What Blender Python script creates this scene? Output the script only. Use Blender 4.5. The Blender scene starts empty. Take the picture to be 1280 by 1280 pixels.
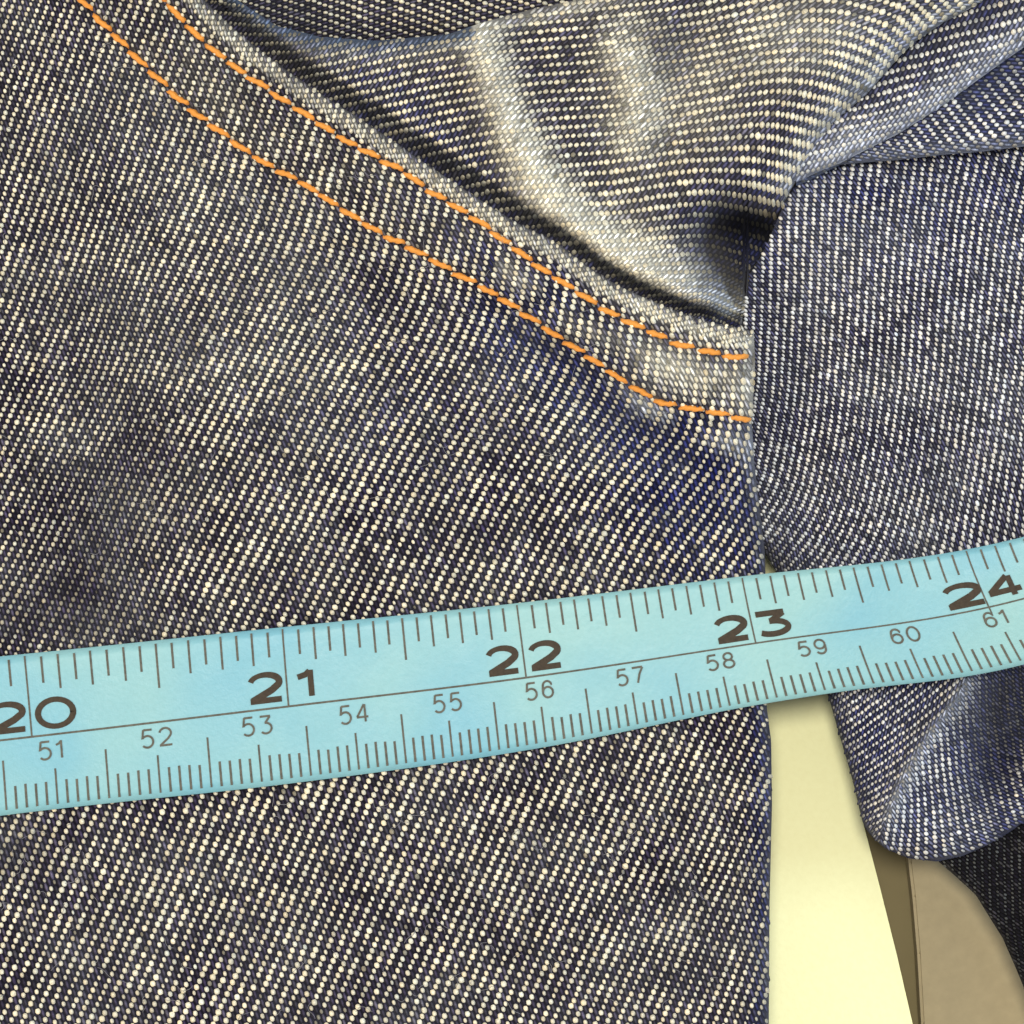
import bpy, math, random
import numpy as np

# ------------------------------------------------------------------ scale and camera
U = 8.6e-5                    # metres per unit; one unit is one photo pixel at height 0
DIST = 3500.0                 # camera height above the cloth, in units (about 30 cm)
scene = bpy.context.scene
col = scene.collection

cam_data = bpy.data.cameras.new("camera")
cam = bpy.data.objects.new("camera", cam_data)
col.objects.link(cam)
cam.location = (0, 0, DIST * U)
cam_data.sensor_width = 36.0
cam_data.lens = 36.0 * DIST / 1280.0
cam_data.clip_start = 0.005
cam_data.clip_end = 20.0
scene.camera = cam

world = bpy.data.worlds.new("World")
scene.world = world
world.use_nodes = True
bgn = world.node_tree.nodes["Background"]
bgn.inputs["Color"].default_value = (0.97, 0.96, 1.0, 1)
bgn.inputs["Strength"].default_value = 0.44

def area(name, loc, target, size, power, color):
    d = bpy.data.lights.new(name, 'AREA')
    d.shape = 'DISK'
    d.size = size
    d.energy = power
    d.color = color
    o = bpy.data.objects.new(name, d)
    col.objects.link(o)
    o.location = loc
    from mathutils import Vector
    o.rotation_euler = (Vector(target) - Vector(loc)).to_track_quat('-Z', 'Y').to_euler()
    return o

area("room_lamp", (-0.05, 0.13, 0.98), (0, 0, 0), 0.18, 7.2, (1.0, 0.94, 0.83))
area("warm_lamp", (-0.55, -0.20, 0.42), (0.0, 0.0, 0), 0.22, 1.9, (1.0, 0.80, 0.52))
area("window_light", (0.55, 0.10, 0.36), (0.02, 0.0, 0), 0.30, 1.5, (0.66, 0.82, 1.0))

scene.view_settings.view_transform = 'Standard'
scene.view_settings.look = 'None'
scene.view_settings.exposure = 0.0
scene.view_settings.gamma = 1.0
scene.render.engine = 'CYCLES'

rng = np.random.default_rng(7)

# ------------------------------------------------------------------ helpers
def W(x, y, h):
    """unit coordinates on the table plan + height -> world metres"""
    k = (DIST - h) / DIST
    return np.stack([(x - 640.0) * k * U, -(y - 640.0) * k * U, h * U + 0 * x], -1)

def make_mesh(name, V, F, mat, parent=None, smooth=True, tint=None, loops=None, sizes=None):
    me = bpy.data.meshes.new(name)
    V = np.ascontiguousarray(V, dtype=np.float32)
    if loops is None:
        sizes = np.array([len(f) for f in F], dtype=np.int32)
        loops = np.concatenate([np.asarray(f, dtype=np.int32) for f in F])
    me.vertices.add(len(V)); me.vertices.foreach_set("co", V.ravel())
    me.loops.add(len(loops)); me.loops.foreach_set("vertex_index", loops.astype(np.int32))
    st = np.concatenate([[0], np.cumsum(sizes)[:-1]]).astype(np.int32)
    me.polygons.add(len(sizes)); me.polygons.foreach_set("loop_start", st)
    me.update(calc_edges=True)
    me.validate()
    me.polygons.foreach_set("use_smooth", np.full(len(me.polygons), smooth))
    if tint is not None:
        at = me.color_attributes.new("tint", 'FLOAT_COLOR', 'POINT')
        c = np.ones((len(V), 4), dtype=np.float32); c[:, :3] = tint
        at.data.foreach_set("color", c.ravel())
    me.materials.append(mat)
    o = bpy.data.objects.new(name, me)
    col.objects.link(o)
    if parent is not None: o.parent = parent
    return o

def tag(o, label=None, cat=None, group=None, kind=None):
    if label: o['label'] = label
    if cat: o['category'] = cat
    if group: o['group'] = group
    if kind: o['kind'] = kind
    return o

def empty(name, x, y, h):
    o = bpy.data.objects.new(name, None)
    col.objects.link(o)
    o.empty_display_size = 0.01
    return o

def seg_dist(x, y, poly):
    """distance to an open polyline, and sign (+ on the left-hand / below side)"""
    best = np.full(np.shape(x), 1e9); sign = np.ones(np.shape(x))
    for (x0, y0), (x1, y1) in zip(poly[:-1], poly[1:]):
        dx, dy = x1 - x0, y1 - y0
        L = dx * dx + dy * dy
        t = np.clip(((x - x0) * dx + (y - y0) * dy) / L, 0, 1)
        ex, ey = x - (x0 + t * dx), y - (y0 + t * dy)
        d = np.hypot(ex, ey)
        s = np.sign(dx * (y - y0) - dy * (x - x0))
        m = d < best - 1e-6
        best = np.where(m, d, best); sign = np.where(m, s, sign)
    return best, sign

def smooth_poly(pts, n=6):
    p = np.array(pts, float)
    P = np.vstack([2 * p[0] - p[1], p, 2 * p[-1] - p[-2]])
    out = []
    for i in range(1, len(P) - 2):
        for k in range(n):
            t = k / n
            a, b, c, d = P[i - 1], P[i], P[i + 1], P[i + 2]
            out.append(0.5 * ((2 * b) + (-a + c) * t + (2 * a - 5 * b + 4 * c - d) * t * t + (-a + 3 * b - 3 * c + d) * t ** 3))
    out.append(P[-2])
    return np.array(out)

def sstep(a, b, x):
    t = np.clip((x - a) / (b - a), 0, 1)
    return t * t * (3 - 2 * t)

def roll(d, R):
    """height lost by an edge rolling over with radius R; d = distance inside the edge"""
    q = np.clip(R - d, 0, R)
    return R - np.sqrt(np.maximum(R * R - q * q, 0))

def vnoise(x, y, seed):
    r = np.random.default_rng(seed).random((64, 64))
    xi, yi = np.floor(x).astype(int), np.floor(y).astype(int)
    fx, fy = x - xi, y - yi
    fx = fx * fx * (3 - 2 * fx); fy = fy * fy * (3 - 2 * fy)
    g = lambda a, b: r[a % 64, b % 64]
    return (g(xi, yi) * (1 - fx) * (1 - fy) + g(xi + 1, yi) * fx * (1 - fy) + g(xi, yi + 1) * (1 - fx) * fy + g(xi + 1, yi + 1) * fx * fy) * 2 - 1

def hashf(i, j, seed):
    v = np.sin(i * 127.1 + j * 311.7 + seed * 74.7) * 43758.5453
    return v - np.floor(v)

def bump(x, y, cx, cy, sx, sy, ang=0.0):
    a = math.radians(ang)
    u = (x - cx) * math.cos(a) + (y - cy) * math.sin(a)
    v = -(x - cx) * math.sin(a) + (y - cy) * math.cos(a)
    return np.exp(-(u / sx) ** 2 - (v / sy) ** 2)

# ------------------------------------------------------------------ materials
def new_mat(name):
    m = bpy.data.materials.new(name); m.use_nodes = True
    nt = m.node_tree
    return m, nt, nt.nodes["Principled BSDF"]

def noise_node(nt, scale, detail=2.0, rough=0.5):
    tc = nt.nodes.new("ShaderNodeTexCoord")
    n = nt.nodes.new("ShaderNodeTexNoise")
    n.inputs["Scale"].default_value = scale
    n.inputs["Detail"].default_value = detail
    n.inputs["Roughness"].default_value = rough
    nt.links.new(tc.outputs["Object"], n.inputs["Vector"])
    return n

def denim_material():
    m, nt, b = new_mat("denim")
    at = nt.nodes.new("ShaderNodeAttribute"); at.attribute_name = "tint"
    n = noise_node(nt, 0.55 / U, 3.0, 0.7)
    mr = nt.nodes.new("ShaderNodeMapRange")
    mr.inputs["From Min"].default_value = 0.3; mr.inputs["From Max"].default_value = 0.7
    mr.inputs["To Min"].default_value = 0.62; mr.inputs["To Max"].default_value = 1.3
    nt.links.new(n.outputs["Fac"], mr.inputs["Value"])
    vm = nt.nodes.new("ShaderNodeVectorMath"); vm.operation = 'SCALE'
    nt.links.new(at.outputs["Color"], vm.inputs[0])
    nt.links.new(mr.outputs["Result"], vm.inputs["Scale"])
    nt.links.new(vm.outputs["Vector"], b.inputs["Base Color"])
    b.inputs["Roughness"].default_value = 0.85
    b.inputs["Specular IOR Level"].default_value = 0.15
    b.inputs["Sheen Weight"].default_value = 0.06
    b.inputs["Sheen Roughness"].default_value = 0.5
    bp = nt.nodes.new("ShaderNodeBump"); bp.inputs["Strength"].default_value = 0.35
    bp.inputs["Distance"].default_value = 1.2 * U
    nt.links.new(n.outputs["Fac"], bp.inputs["Height"])
    nt.links.new(bp.outputs["Normal"], b.inputs["Normal"])
    return m

def simple_material(name, color, rough=0.6, spec=0.3, nscale=0.2, namt=0.15, bumpd=0.0, sheen=0.0):
    m, nt, b = new_mat(name)
    n = noise_node(nt, nscale / U, 4.0, 0.6)
    mx = nt.nodes.new("ShaderNodeMix"); mx.data_type = 'RGBA'
    c = np.array(color)
    mx.inputs[6].default_value = (*(c * (1 - namt)), 1)
    mx.inputs[7].default_value = (*np.minimum(c * (1 + namt), 1), 1)
    nt.links.new(n.outputs["Fac"], mx.inputs[0])
    nt.links.new(mx.outputs[2], b.inputs["Base Color"])
    b.inputs["Roughness"].default_value = rough
    b.inputs["Specular IOR Level"].default_value = spec
    b.inputs["Sheen Weight"].default_value = sheen
    if bumpd:
        bp = nt.nodes.new("ShaderNodeBump"); bp.inputs["Distance"].default_value = bumpd * U
        bp.inputs["Strength"].default_value = 0.5
        nt.links.new(n.outputs["Fac"], bp.inputs["Height"])
        nt.links.new(bp.outputs["Normal"], b.inputs["Normal"])
    return m

M_DENIM = denim_material()
M_THREAD = simple_material("orange_thread", (0.72, 0.290, 0.044), 0.55, 0.3, 0.4, 0.28, 1.0, 0.2)
def tape_material():
    m, nt, b = new_mat("cyan_vinyl")
    n = noise_node(nt, 0.0042 / U, 2.0, 0.5)
    r = nt.nodes.new("ShaderNodeValToRGB")
    e = r.color_ramp.elements
    e[0].position = 0.36; e[0].color = (0.182, 0.435, 0.530, 1)
    e[1].position = 0.64; e[1].color = (0.262, 0.495, 0.505, 1)
    nt.links.new(n.outputs["Fac"], r.inputs["Fac"])
    n2 = noise_node(nt, 0.16 / U, 4.0, 0.65)
    mr = nt.nodes.new("ShaderNodeMapRange"); mr.inputs["To Min"].default_value = 0.90; mr.inputs["To Max"].default_value = 1.07
    nt.links.new(n2.outputs["Fac"], mr.inputs["Value"])
    vm = nt.nodes.new("ShaderNodeVectorMath"); vm.operation = 'SCALE'
    nt.links.new(r.outputs["Color"], vm.inputs[0]); nt.links.new(mr.outputs["Result"], vm.inputs["Scale"])
    nt.links.new(vm.outputs["Vector"], b.inputs["Base Color"])
    n3 = noise_node(nt, 0.03 / U, 3.0, 0.6)
    mr2 = nt.nodes.new("ShaderNodeMapRange"); mr2.inputs["To Min"].default_value = 0.32; mr2.inputs["To Max"].default_value = 0.60
    nt.links.new(n3.outputs["Fac"], mr2.inputs["Value"]); nt.links.new(mr2.outputs["Result"], b.inputs["Roughness"])
    b.inputs["Specular IOR Level"].default_value = 0.4
    bp = nt.nodes.new("ShaderNodeBump"); bp.inputs["Distance"].default_value = 1.6 * U; bp.inputs["Strength"].default_value = 0.35
    nt.links.new(n2.outputs["Fac"], bp.inputs["Height"]); nt.links.new(bp.outputs["Normal"], b.inputs["Normal"])
    return m
M_TAPE = tape_material()
M_INK = simple_material("brown_black_ink", (0.046, 0.034, 0.022), 0.6, 0.2, 0.25, 0.65)
M_TICK = simple_material("grey_brown_ink", (0.100, 0.098, 0.080), 0.6, 0.2, 0.16, 0.8)
M_PAPER = simple_material("cream_paper", (1.0, 0.985, 0.56), 0.75, 0.2, 0.12, 0.07, 1.6)
M_BOARD = simple_material("beige_board", (0.40, 0.335, 0.20), 0.6, 0.25, 0.05, 0.14, 1.2)
M_TABLE = simple_material("dull_tan_table", (0.20, 0.165, 0.080), 0.6, 0.2, 0.01, 0.15, 0.3)

# ------------------------------------------------------------------ twill lattice
def shepard(x, y, pts, s=20.0, p=2.0):
    P = np.array(pts, float)
    num = np.zeros(x.shape + (P.shape[1] - 2,)); den = np.zeros(x.shape)
    for r in P:
        w = 1.0 / ((x - r[0]) ** 2 + (y - r[1]) ** 2 + s * s) ** p
        num += w[..., None] * r[2:]; den += w
    return num / den[..., None]

def poisson(gx, gy, hx):
    """field whose gradient best fits (gx, gy); arrays [ny, nx]"""
    ny, nx = gx.shape
    div = np.zeros((ny, nx))
    fx = 0.5 * (gx[:, 1:] + gx[:, :-1]) * hx
    fy = 0.5 * (gy[1:, :] + gy[:-1, :]) * hx
    div[:, :-1] += fx; div[:, 1:] -= fx
    div[:-1, :] += fy; div[1:, :] -= fy
    def dct(n):
        k = np.arange(n)[:, None]; i = np.arange(n)[None, :]
        Cm = np.cos(np.pi * k * (i + 0.5) / n) * math.sqrt(2.0 / n); Cm[0] /= math.sqrt(2)
        return Cm
    Cy, Cx = dct(ny), dct(nx)
    lam = (2 * np.cos(np.pi * np.arange(ny) / ny) - 2)[:, None] + (2 * np.cos(np.pi * np.arange(nx) / nx) - 2)[None, :]
    lam[0, 0] = 1
    H = Cy @ div @ Cx.T / lam; H[0, 0] = 0
    return Cy.T @ H @ Cx

def lattice(bbox, ctrl, kappa=0.45, step=6.0):
    """dots of the twill: x, y, warp index i, weft index j, vectors w and f"""
    x0, y0, x1, y1 = bbox
    xs = np.arange(x0, x1 + step, step); ys = np.arange(y0, y1 + step, step)
    X, Y = np.meshgrid(xs, ys)
    # angles as unit vectors to interpolate safely
    c = [(a, b, math.cos(math.radians(t)), math.sin(math.radians(t)), l, p) for a, b, t, l, p in ctrl]
    G = shepard(X, Y, c)
    th = np.arctan2(G[..., 1], G[..., 0]); L = G[..., 2]; P = G[..., 3]
    tx, ty = np.cos(th) * L, np.sin(th) * L
    nx_, ny_ = -np.sin(th), np.cos(th)
    wx, wy = kappa * tx + P / 3 * nx_, kappa * ty + P / 3 * ny_
    # pos = b*t + a*3w -> gradients
    det = tx * 3 * wy - ty * 3 * wx
    gbx, gby = 3 * wy / det, -3 * wx / det
    gax, gay = -ty / det, tx / det
    A = poisson(gax, gay, step); B = poisson(gbx, gby, step)
    # jacobian of the solved fields
    Ay, Ax = np.gradient(A, step); By, Bx = np.gradient(B, step)
    dd = Ax * By - Ay * Bx
    dd = np.where(np.abs(dd) < 1e-4, 1e-4, dd)
    # d pos/da , d pos/db
    pax, pay = By / dd, -Bx / dd
    pbx, pby = -Ay / dd, Ax / dd
    res = []
    ny, nx = A.shape
    iy, ix = np.mgrid[0:ny - 1, 0:nx - 1]
    for tri in (((0, 0), (0, 1), (1, 0)), ((1, 1), (1, 0), (0, 1))):
        v = [(iy + q, ix + r) for q, r in tri]
        a = [A[k] for k in v]; b = [B[k] for k in v]
        amin = np.ceil(np.minimum(np.minimum(a[0], a[1]), a[2])); bmin = np.ceil(np.minimum(np.minimum(b[0], b[1]), b[2]))
        d = (a[1] - a[0]) * (b[2] - b[0]) - (a[2] - a[0]) * (b[1] - b[0])
        d = np.where(np.abs(d) < 1e-9, 1e-9, d)
        for oa in range(3):
            for ob in range(5):
                qa, qb = amin + oa, bmin + ob
                u = ((qa - a[0]) * (b[2] - b[0]) - (a[2] - a[0]) * (qb - b[0])) / d
                w = ((a[1] - a[0]) * (qb - b[0]) - (qa - a[0]) * (b[1] - b[0])) / d
                m = (u >= 0) & (w >= 0) & (u + w < 1)
                if not m.any(): continue
                def mix(Fl):
                    f0, f1, f2 = Fl[v[0]][m], Fl[v[1]][m], Fl[v[2]][m]
                    return f0 + u[m] * (f1 - f0) + w[m] * (f2 - f0)
                res.append(np.stack([mix(X), mix(Y), qa[m], qb[m], mix(pax), mix(pay), mix(pbx), mix(pby)], -1))
    R = np.concatenate(res)
    x, y, a, b = R[:, 0], R[:, 1], R[:, 2], R[:, 3]
    wv = R[:, 4:6] / 3.0
    tv = R[:, 6:8]
    fv = tv - wv
    for vv in (wv, fv):
        ln = np.hypot(vv[:, 0], vv[:, 1])
        vv *= np.minimum(1, 9.0 / np.maximum(ln, 1e-6))[:, None]
    j = b; i = 3 * a + b
    return x, y, i, j, wv, fv

class HField:
    def __init__(self, bbox, fn, step=2.0):
        self.x0, self.y0 = bbox[0] - 20, bbox[1] - 20
        xs = np.arange(self.x0, bbox[2] + 22, step); ys = np.arange(self.y0, bbox[3] + 22, step)
        X, Y = np.meshgrid(xs, ys)
        self.Z = fn(X, Y); self.step = step
        self.Z = np.where(self.Z < -215, -215 - 55 * np.tanh((-215 - self.Z) / 90), self.Z)
    def __call__(self, x, y):
        u = np.clip((x - self.x0) / self.step, 0, self.Z.shape[1] - 1.001)
        v = np.clip((y - self.y0) / self.step, 0, self.Z.shape[0] - 1.001)
        iu, iv = u.astype(int), v.astype(int); fu, fv = u - iu, v - iv
        Z = self.Z
        return Z[iv, iu] * (1 - fu) * (1 - fv) + Z[iv, iu + 1] * fu * (1 - fv) + Z[iv + 1, iu] * (1 - fu) * fv + Z[iv + 1, iu + 1] * fu * fv

NSEG = 8
_a = np.arange(NSEG) * 2 * np.pi / NSEG
BLOB_U = np.concatenate([[0], 0.58 * np.cos(_a), 1.0 * np.cos(_a)])
BLOB_V = np.concatenate([[0], 0.58 * np.sin(_a), 1.0 * np.sin(_a)])
BLOB_H = np.concatenate([[1.0], np.full(NSEG, 0.78), np.full(NSEG, -0.25)])
_tris = [[0, 1 + k, 1 + (k + 1) % NSEG] for k in range(NSEG)]
_quads = [[1 + k, 1 + NSEG + k, 1 + NSEG + (k + 1) % NSEG, 1 + (k + 1) % NSEG] for k in range(NSEG)]
BLOB_L = np.array(sum(_tris, []) + sum(_quads, [])); BLOB_S = np.array([3] * NSEG + [4] * NSEG)

# rubbed pale crown of each float; dark flanks paint the shade between yarns
CROWN = {0: np.ones(1 + 2 * NSEG), 1: np.concatenate([[2.1], np.full(NSEG, 1.15), np.full(NSEG, 0.35)])}
def blobs(cx, cy, uv, vv, su, sv, H, hf, tint, keep_fn, crown=0):
    """half-ellipsoid yarn pieces lying on the height field hf"""
    k = keep_fn(cx, cy)
    cx, cy, uv, vv, su, sv, H, tint = cx[k], cy[k], uv[k], vv[k], su[k], sv[k], H[k], tint[k]
    n = len(cx)
    x = cx[:, None] + (uv[:, 0] * su)[:, None] * BLOB_U + (vv[:, 0] * sv)[:, None] * BLOB_V
    y = cy[:, None] + (uv[:, 1] * su)[:, None] * BLOB_U + (vv[:, 1] * sv)[:, None] * BLOB_V
    h = hf(x, y) + H[:, None] * BLOB_H
    V = W(x, y, h).reshape(-1, 3)
    L = (BLOB_L[None, :] + (np.arange(n) * len(BLOB_U))[:, None]).ravel()
    # keep faces turned upwards whatever the handedness of (u, v)
    S = np.tile(BLOB_S, n)
    T = (tint[:, None, :] * CROWN[crown][None, :, None]).reshape(-1, 3)
    return V, L, S, T

CREAM = np.array([0.91, 0.86, 0.67])
INDIGO = np.array([0.0170, 0.0130, 0.0310])
NAVY = np.array([0.0060, 0.0085, 0.0600])  # bluer float tint; carries the cool shade of folds and valleys
FADED = np.array([0.30, 0.33, 0.38])

def panel(name, parent, bbox, base_rows, hfn, lats, wearfn, dimfn, seed, label=None, dot_size=1.0,
          darkness=1.0, basestep=5.0, side=None, cream=CREAM, faded=FADED, navyfn=None, fadedfn=None, stretchfn=None, pale_frac=0.24, pale_add=0.018, jitter=0.34):
    if fadedfn is None: fadedfn = lambda x, y: np.zeros(np.shape(x) + (3,)) + faded
    if stretchfn is None: stretchfn = lambda x, y: 0 * x + 1.0
    if navyfn is None: navyfn = lambda x, y: 0 * x
    """one piece of denim: a base sheet plus every yarn crossing standing on it"""
    hf = HField(bbox, hfn)
    V, L, S, T = [], [], [], []
    # base sheet: base_rows = (axis, s0, s1, lo(s), hi(s))
    axis, s0, s1, lo, hi = base_rows
    ss = np.arange(s0, s1 + basestep, basestep)
    width = float(np.max(hi(ss) - lo(ss)))
    nq = max(3, int(width / basestep) + 1)
    q = np.linspace(0, 1, nq)
    q = 0.5 - 0.5 * np.cos(q * np.pi) if axis != 'p' else q
    q = 0.35 * q + 0.65 * np.linspace(0, 1, nq)
    SS, Q = np.meshgrid(ss, q, indexing='ij')
    other = lo(SS) * (1 - Q) + hi(SS) * Q
    X, Y = (other, SS) if axis == 'y' else (SS, other)
    Hh = hf(X, Y) - 1.2
    V0 = W(X, Y, Hh).reshape(-1, 3)
    r, c = X.shape
    idx = np.arange(r * c).reshape(r, c)
    if axis == 'y':
        Fq = np.stack([idx[1:, :-1], idx[1:, 1:], idx[:-1, 1:], idx[:-1, :-1]], -1).reshape(-1, 4)
    else:
        Fq = np.stack([idx[:-1, :-1], idx[:-1, 1:], idx[1:, 1:], idx[1:, :-1]], -1).reshape(-1, 4)
    wb = np.clip(wearfn(X, Y).ravel(), 0, 1)[:, None]
    nb = np.clip(navyfn(X, Y).ravel(), 0, 1)[:, None]
    tb = ((INDIGO * (1 - nb) + NAVY * nb) * 0.45 * darkness) * (1 - wb) + fadedfn(X.ravel(), Y.ravel()) * 0.8 * wb
    V.append(V0); L.append(Fq.ravel()); S.append(np.full(len(Fq), 4)); T.append(tb)
    nv = len(V0)
    # turned-under edges (the sheet continues down and back under itself)
    for (edge_idx, dirx, diry, depth) in (side(idx) if side else []):
        ex, ey, eh = X.ravel()[edge_idx], Y.ravel()[edge_idx], Hh.ravel()[edge_idx]
        prev = edge_idx
        for st in (0.35, 0.7, 1.0):
            nx_, ny_ = ex, ey
            vv = W(nx_ - dirx * (st * 4 + st * st * depth * 0.30), ny_ - diry * (st * 4 + st * st * depth * 0.30), eh - depth * st)
            cur = nv + np.arange(len(ex))
            V.append(vv); nv += len(ex)
            T.append(np.tile(INDIGO * 0.7, (len(ex), 1)))
            fq = np.stack([prev[:-1], prev[1:], cur[1:], cur[:-1]], -1)
            L.append(fq.ravel()); S.append(np.full(len(fq), 4))
            prev = cur
    for (ctrl, keep, kap) in lats:
        x, y, i, j, wv, fv = lattice(bbox, ctrl, kap)
        m = (x > bbox[0]) & (x < bbox[2]) & (y > bbox[1]) & (y < bbox[3])
        x, y, i, j, wv, fv = x[m], y[m], i[m], j[m], wv[m], fv[m]
        def inside(a, b, _k=keep):
            o = a if axis == 'y' else b; s_ = b if axis == 'y' else a
            return (o > lo(s_) + 1.5) & (o < hi(s_) - 1.5) & (s_ > s0) & (s_ < s1) & _k(a, b)
        # slub: yarn thickness wanders along each weft and each warp
        ja = j / 5.0; jf = ja - np.floor(ja)
        n1 = hashf(i, np.floor(ja), seed) * (1 - jf) + hashf(i, np.floor(ja) + 1, seed) * jf
        ia = i / 7.0; if_ = ia - np.floor(ia)
        n2 = hashf(np.floor(ia), j, seed + 3) * (1 - if_) + hashf(np.floor(ia) + 1, j, seed + 3) * if_
        e = rng.normal(0, 1, len(x))
        size = 1.0 + 0.34 * (n1 - 0.5) + 0.50 * (n2 - 0.5) + 0.11 * e
        size += 0.10 * vnoise(x / 26.0, y / 26.0, seed)
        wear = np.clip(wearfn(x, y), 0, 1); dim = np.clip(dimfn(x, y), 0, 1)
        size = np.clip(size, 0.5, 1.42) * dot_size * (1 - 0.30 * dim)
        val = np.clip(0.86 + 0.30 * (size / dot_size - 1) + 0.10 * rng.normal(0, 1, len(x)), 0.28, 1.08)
        val = val * (1 - 0.72 * dim)  # shade of folds and gaps painted in as darker weft dots
        weak = rng.random(len(x)) < 0.035
        val[weak] *= 0.35; size = np.where(weak, size * 0.75, size)
        hue = rng.normal(0, 0.035, len(x))[:, None] * np.array([1.0, 0.2, -0.9])
        tdot = cream * (1 + hue) * val[:, None]
        wz = wear[:, None]
        tdot = tdot * (1 - 0.06 * wz)
        jx = x + rng.normal(0, jitter, len(x)); jy = y + rng.normal(0, jitter, len(x))
        sgn = np.sign(wv[:, 0] * fv[:, 1] - wv[:, 1] * fv[:, 0])
        # photo plan has y downwards, so flip to keep normals up
        f2 = -fv * sgn[:, None]
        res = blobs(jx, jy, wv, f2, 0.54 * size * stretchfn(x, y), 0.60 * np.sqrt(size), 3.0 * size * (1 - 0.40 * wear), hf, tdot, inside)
        # the warp float beside each crossing
        cxf, cyf = x + 1.5 * fv[:, 0], y + 1.5 * fv[:, 1]
        nz = np.clip(navyfn(x, y) * (0.55 + 0.8 * rng.random(len(x))), 0, 1)[:, None]
        t2 = (INDIGO * (1 - nz) + NAVY * nz) * darkness * (0.45 + 0.95 * rng.random(len(x)))[:, None] * (1 + 0.6 * np.maximum(0, vnoise(x / 30, y / 30, seed + 9)))[:, None]
        t2 = t2 * (1 - wz) + fadedfn(x, y) * (0.75 + 0.5 * rng.random(len(x)))[:, None] * wz
        pale = rng.random(len(x)) < pale_frac
        t2[pale] = t2[pale] * 1.5 + pale_add * rng.random((int(pale.sum()), 1)) * 1.6
        one = np.ones(len(x))
        res2 = blobs(cxf, cyf, wv, f2, 0.44 * one * (0.85 + 0.2 * rng.random(len(x))), 1.10 * one, 2.1 * one * (1 - 0.3 * wear), hf, np.where(wz > 0.3, t2 * 1.15, t2), inside, 1)
        for Vb, Lb, Sb, Tb in (res, res2):
            V.append(Vb); L.append(Lb + nv); S.append(Sb); T.append(Tb); nv += len(Vb)
    o = make_mesh(name, np.concatenate(V), None, M_DENIM, parent, True, np.concatenate(T), np.concatenate(L), np.concatenate(S))
    if label: o['label'] = label
    return o, hf

# ------------------------------------------------------------------ curves read off the cloth
HEM = smooth_poly([(190, -70), (255, 0), (315, 55), (390, 110), (460, 155), (540, 210), (640, 275), (696, 304), (759, 349), (828, 382), (897, 405), (942, 412), (1000, 420)])
ROW1 = smooth_poly([(150, -60), (205, 0), (250, 48), (310, 95), (370, 135), (430, 174), (500, 213), (540, 240), (590, 271), (640, 308), (685, 341), (716, 361), (760, 389), (810, 413), (851, 431), (897, 442), (941, 450)])
ROW2 = smooth_poly([(45, -60), (102, 0), (125, 25), (145, 45), (195, 95), (240, 137), (290, 175), (325, 200), (370, 224), (435, 265), (480, 294), (515, 310), (560, 336), (591, 352), (629, 374), (663, 397), (704, 424), (741, 449), (782, 477), (826, 502), (872, 511), (904, 517), (939, 528)])
RIGHT_A = [(412, 941), (450, 944), (490, 942), (530, 940), (580, 943), (640, 950), (690, 956), (760, 958), (880, 958), (927, 964), (1005, 965), (1130, 962), (1280, 961), (1360, 960)]
hem_y = np.array([p[1] for p in HEM if p[0] <= 942]); hem_x = np.array([p[0] for p in HEM if p[0] <= 942])
ya = np.concatenate([hem_y, [p[0] for p in RIGHT_A[1:]]]); xa = np.concatenate([hem_x, [p[1] for p in RIGHT_A[1:]]])
xr_A = lambda y: np.interp(y, ya, xa)
EDGE_A = np.stack([xa, ya], -1)[::2]
R_ = [(928, 414), (932, 380), (936, 342), (949, 322), (960, 300), (979, 256), (989, 236), (1003, 213), (1013, 196), (1023, 180), (1040, 156), (1052, 143), (1069, 130), (1083, 118), (1103, 95), (1124, 71), (1144, 52), (1160, 41), (1180, 28), (1197, 19), (1223, 5), (1250, -20), (1300, -70)]
Q_ = [(1000, 226), (1020, 216), (1050, 204), (1091, 183), (1122, 168), (1172, 136), (1203, 114), (1243, 85), (1280, 59), (1350, 15)]
T_ = [(1000, 232), (1030, 216), (1050, 206), (1081, 203), (1122, 200), (1182, 193), (1223, 190), (1280, 183), (1350, 172)]
TP = [(190, -60), (262, -30), (300, 2), (345, 32), (400, 46), (470, 51), (560, 43), (600, 29), (660, 13), (720, 0), (800, -30), (900, -60), (1350, -75)]
DB = [(925, 680), (954, 688), (971, 716), (1036, 872), (1050, 921), (1065, 972), (1079, 1031), (1089, 1045), (1107, 1061), (1136, 1073), (1172, 1077), (1203, 1070), (1233, 1057), (1264, 1039), (1280, 1027), (1350, 975)]
RIDGE = [(1225, 800), (1209, 850), (1197, 875), (1174, 901), (1154, 931), (1134, 966), (1121, 994), (1111, 1018), (1100, 1050), (1096, 1075)]
def fx(P):
    P = np.array(P, float); return lambda x: np.interp(x, P[:, 0], P[:, 1])
def fy(P):
    P = np.array(P, float); return lambda y: np.interp(y, P[:, 1], P[:, 0])
fR, fQ, fT, fTP, fDB = fx(R_), fx(Q_), fx(T_), fx(TP), fx(DB)

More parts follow.
